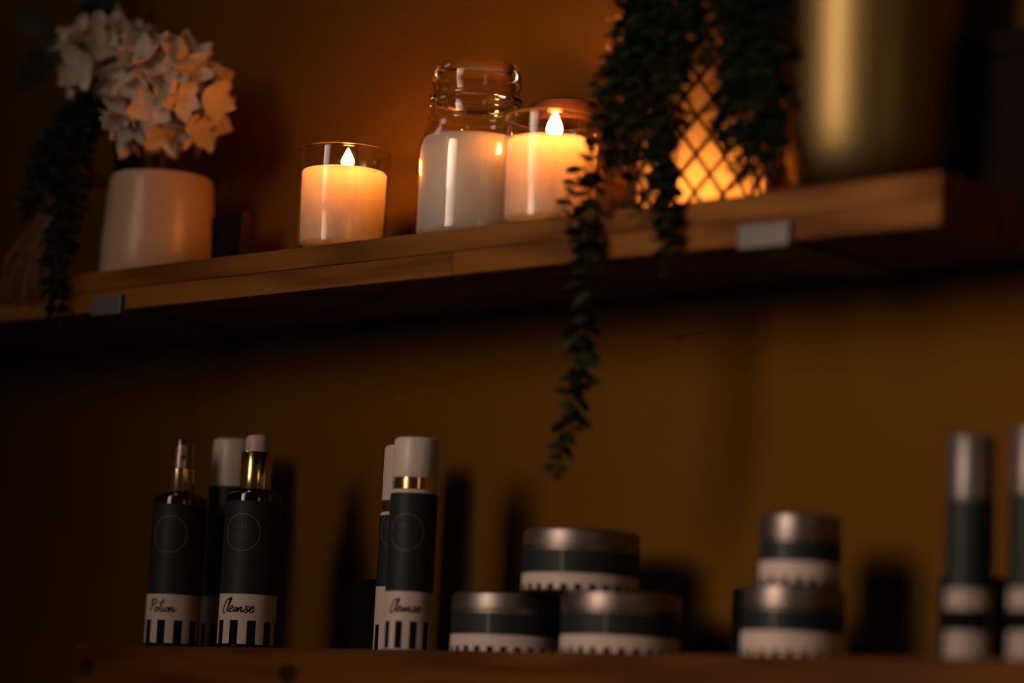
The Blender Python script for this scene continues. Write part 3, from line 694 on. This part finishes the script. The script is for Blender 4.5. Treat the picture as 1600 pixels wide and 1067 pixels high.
def card_box(label, x0, x1, y0, y1, h):
    b = thing('black_box', label, 'box', (x0, y0, ZL), group='black boxes at the back of the lower shelf')
    box('carton', (0, 0, 0), (x1-x0, y1-y0, h-.001), 'black_card', b, .0008)
    box('lid_flap', (.0006, .0006, h-.0009), (x1-x0-.0006, y1-y0-.0006, h), 'black_card', b, .0003)
card_box('black upright box behind the two white capped bottles', -.668, -.622, .108, .145, .0655)
card_box('black box behind the pair of small stacked tins', -.254, -.205, .108, .145, .056)
card_box('black box behind the left slim tube', -.060, -.018, .100, .140, .064)

# ------------------------------------------------------------------ tins
def tin(label, x, y, z, r, h, lid_h, rz, group, nstr=26, dark='label_navy', white_f=.27, wtxt=None):
    t_ = thing('cream_tin', label, 'tin', (x, y, ZL+z), rz, group=group)
    hb = h-lid_h*.55
    lathe('tin_body', [(0, 0), (r-.002, 0), (r-.0006, .0006), (r-.0003, .002), (r-.0003, hb), (0, hb)], 'tin', t_, seg=72)
    seg = nstr*6; zw = .0015 + h*white_f
    def fm(s, k): return 1 if (s == 0 and k % 6 < 3) else 0
    lathe('label', [(r, .0012), (r, .0012+h*.085), (r, zw)], ['label_white', 'print_black'], t_, seg=seg, fm=fm)
    lathe('dark_band', [(r+.0001, zw), (r+.0001, h-lid_h-.0022)], dark, t_, seg=72)
    lathe('lid', [(r-.001, h-lid_h), (r+.0004, h-lid_h+.0004), (r+.0007, h-lid_h+.0015), (r+.0003, h-lid_h+.0032), (r-.0001, h-lid_h+.0040), (r-.0001, h-.0035), (r-.0008, h-.0014), (r-.0025, h-.0003), (r-.0045, h), (r-.0055, h-.0009), (0, h-.0009)], 'tin', t_, seg=72)
    st_ = strokes('seam_streak', [[(-.0105, zw), (-.0105, h-lid_h-.003)]], r+.0003, 'ring_grey', t_, wid=.0006)
    return t_
G1 = 'wide silver lidded tins'
tin('wide silver lidded tin at the lower left of the pile of three', -.4505, .070, 0, .0462, .0485, .0150, radians(35), G1)
tin('wide silver lidded tin at the lower right of the pile of three', -.3260, .062, 0, .0466, .0485, .0150, radians(38), G1)
tin('wide silver lidded tin on top of the pile of three', -.3710, .064, .0486, .0462, .0490, .0150, radians(35), G1, white_f=.25)
G2 = 'small tins stacked in pair'
tin('medium silver lidded tin under the smaller one, left of the slim tubes', -.1600, .060, 0, .0378, .0530, .0165, radians(30), G2, nstr=22, dark='label_green', white_f=.33)
tin('smallest silver lidded tin on top of the medium one', -.1550, .060, .0531, .0300, .0525, .0185, radians(30), G2, nstr=18, dark='label_navy', white_f=.30)

# ------------------------------------------------------------------ slim tubes
def slim_tube(label, x, y, rz, r, h):
    b = thing('slim_tube', label, 'tube', (x, y, ZL), rz, group='slim white topped tubes')
    zj = h-.047; seg = 72
    lathe('tube_body', [(0, 0), (r-.003, 0), (r-.001, .001), (r-.0004, .003), (r-.0004, zj+.004), (0, zj+.004)], 'tube_white', b, seg=seg)
    lathe('label', [(r, .002), (r, .0200), (r, .0345), (r, .0490)], ['tube_white', 'print_black'], b, seg=seg, fm=lambda s, k: 1 if (s == 1 and not (12 <= k % 72 <= 14)) else 0)
    V, F = [], []; random.seed(int(h*1e4))
    for k in range(seg):
        a = 2*pi*k/seg; jag = random.choice((0, .002, .004, .006, .0015)) if k % 2 else 0
        V.append(on_cyl(r+.0001, a, .0490)); V.append(on_cyl(r+.0001, a, zj + jag))
    for k in range(seg):
        k2 = (k+1) % seg; F.append((2*k, 2*k2, 2*k2+1, 2*k+1))
    mesh_obj('dark_sleeve', V, F, 'label_green', b)
    lathe('white_cap', [(0, zj+.0045), (r-.0002, zj+.0045), (r-.0002, h-.002), (r-.001, h-.0005), (r-.003, h), (0, h)], 'satin_cap', b, seg=seg)
    lathe('cap_skirt', [(r-.0003, zj-.002), (r-.0003, zj+.0045)], 'satin_cap', b, seg=seg)
slim_tube('slim dark banded tube with white top, right of the small tins', .0045, .040, radians(30), .0166, .1560)
slim_tube('slim dark banded tube cut off by the right edge of the picture', .0560, .040, radians(30), .0170, .1600)
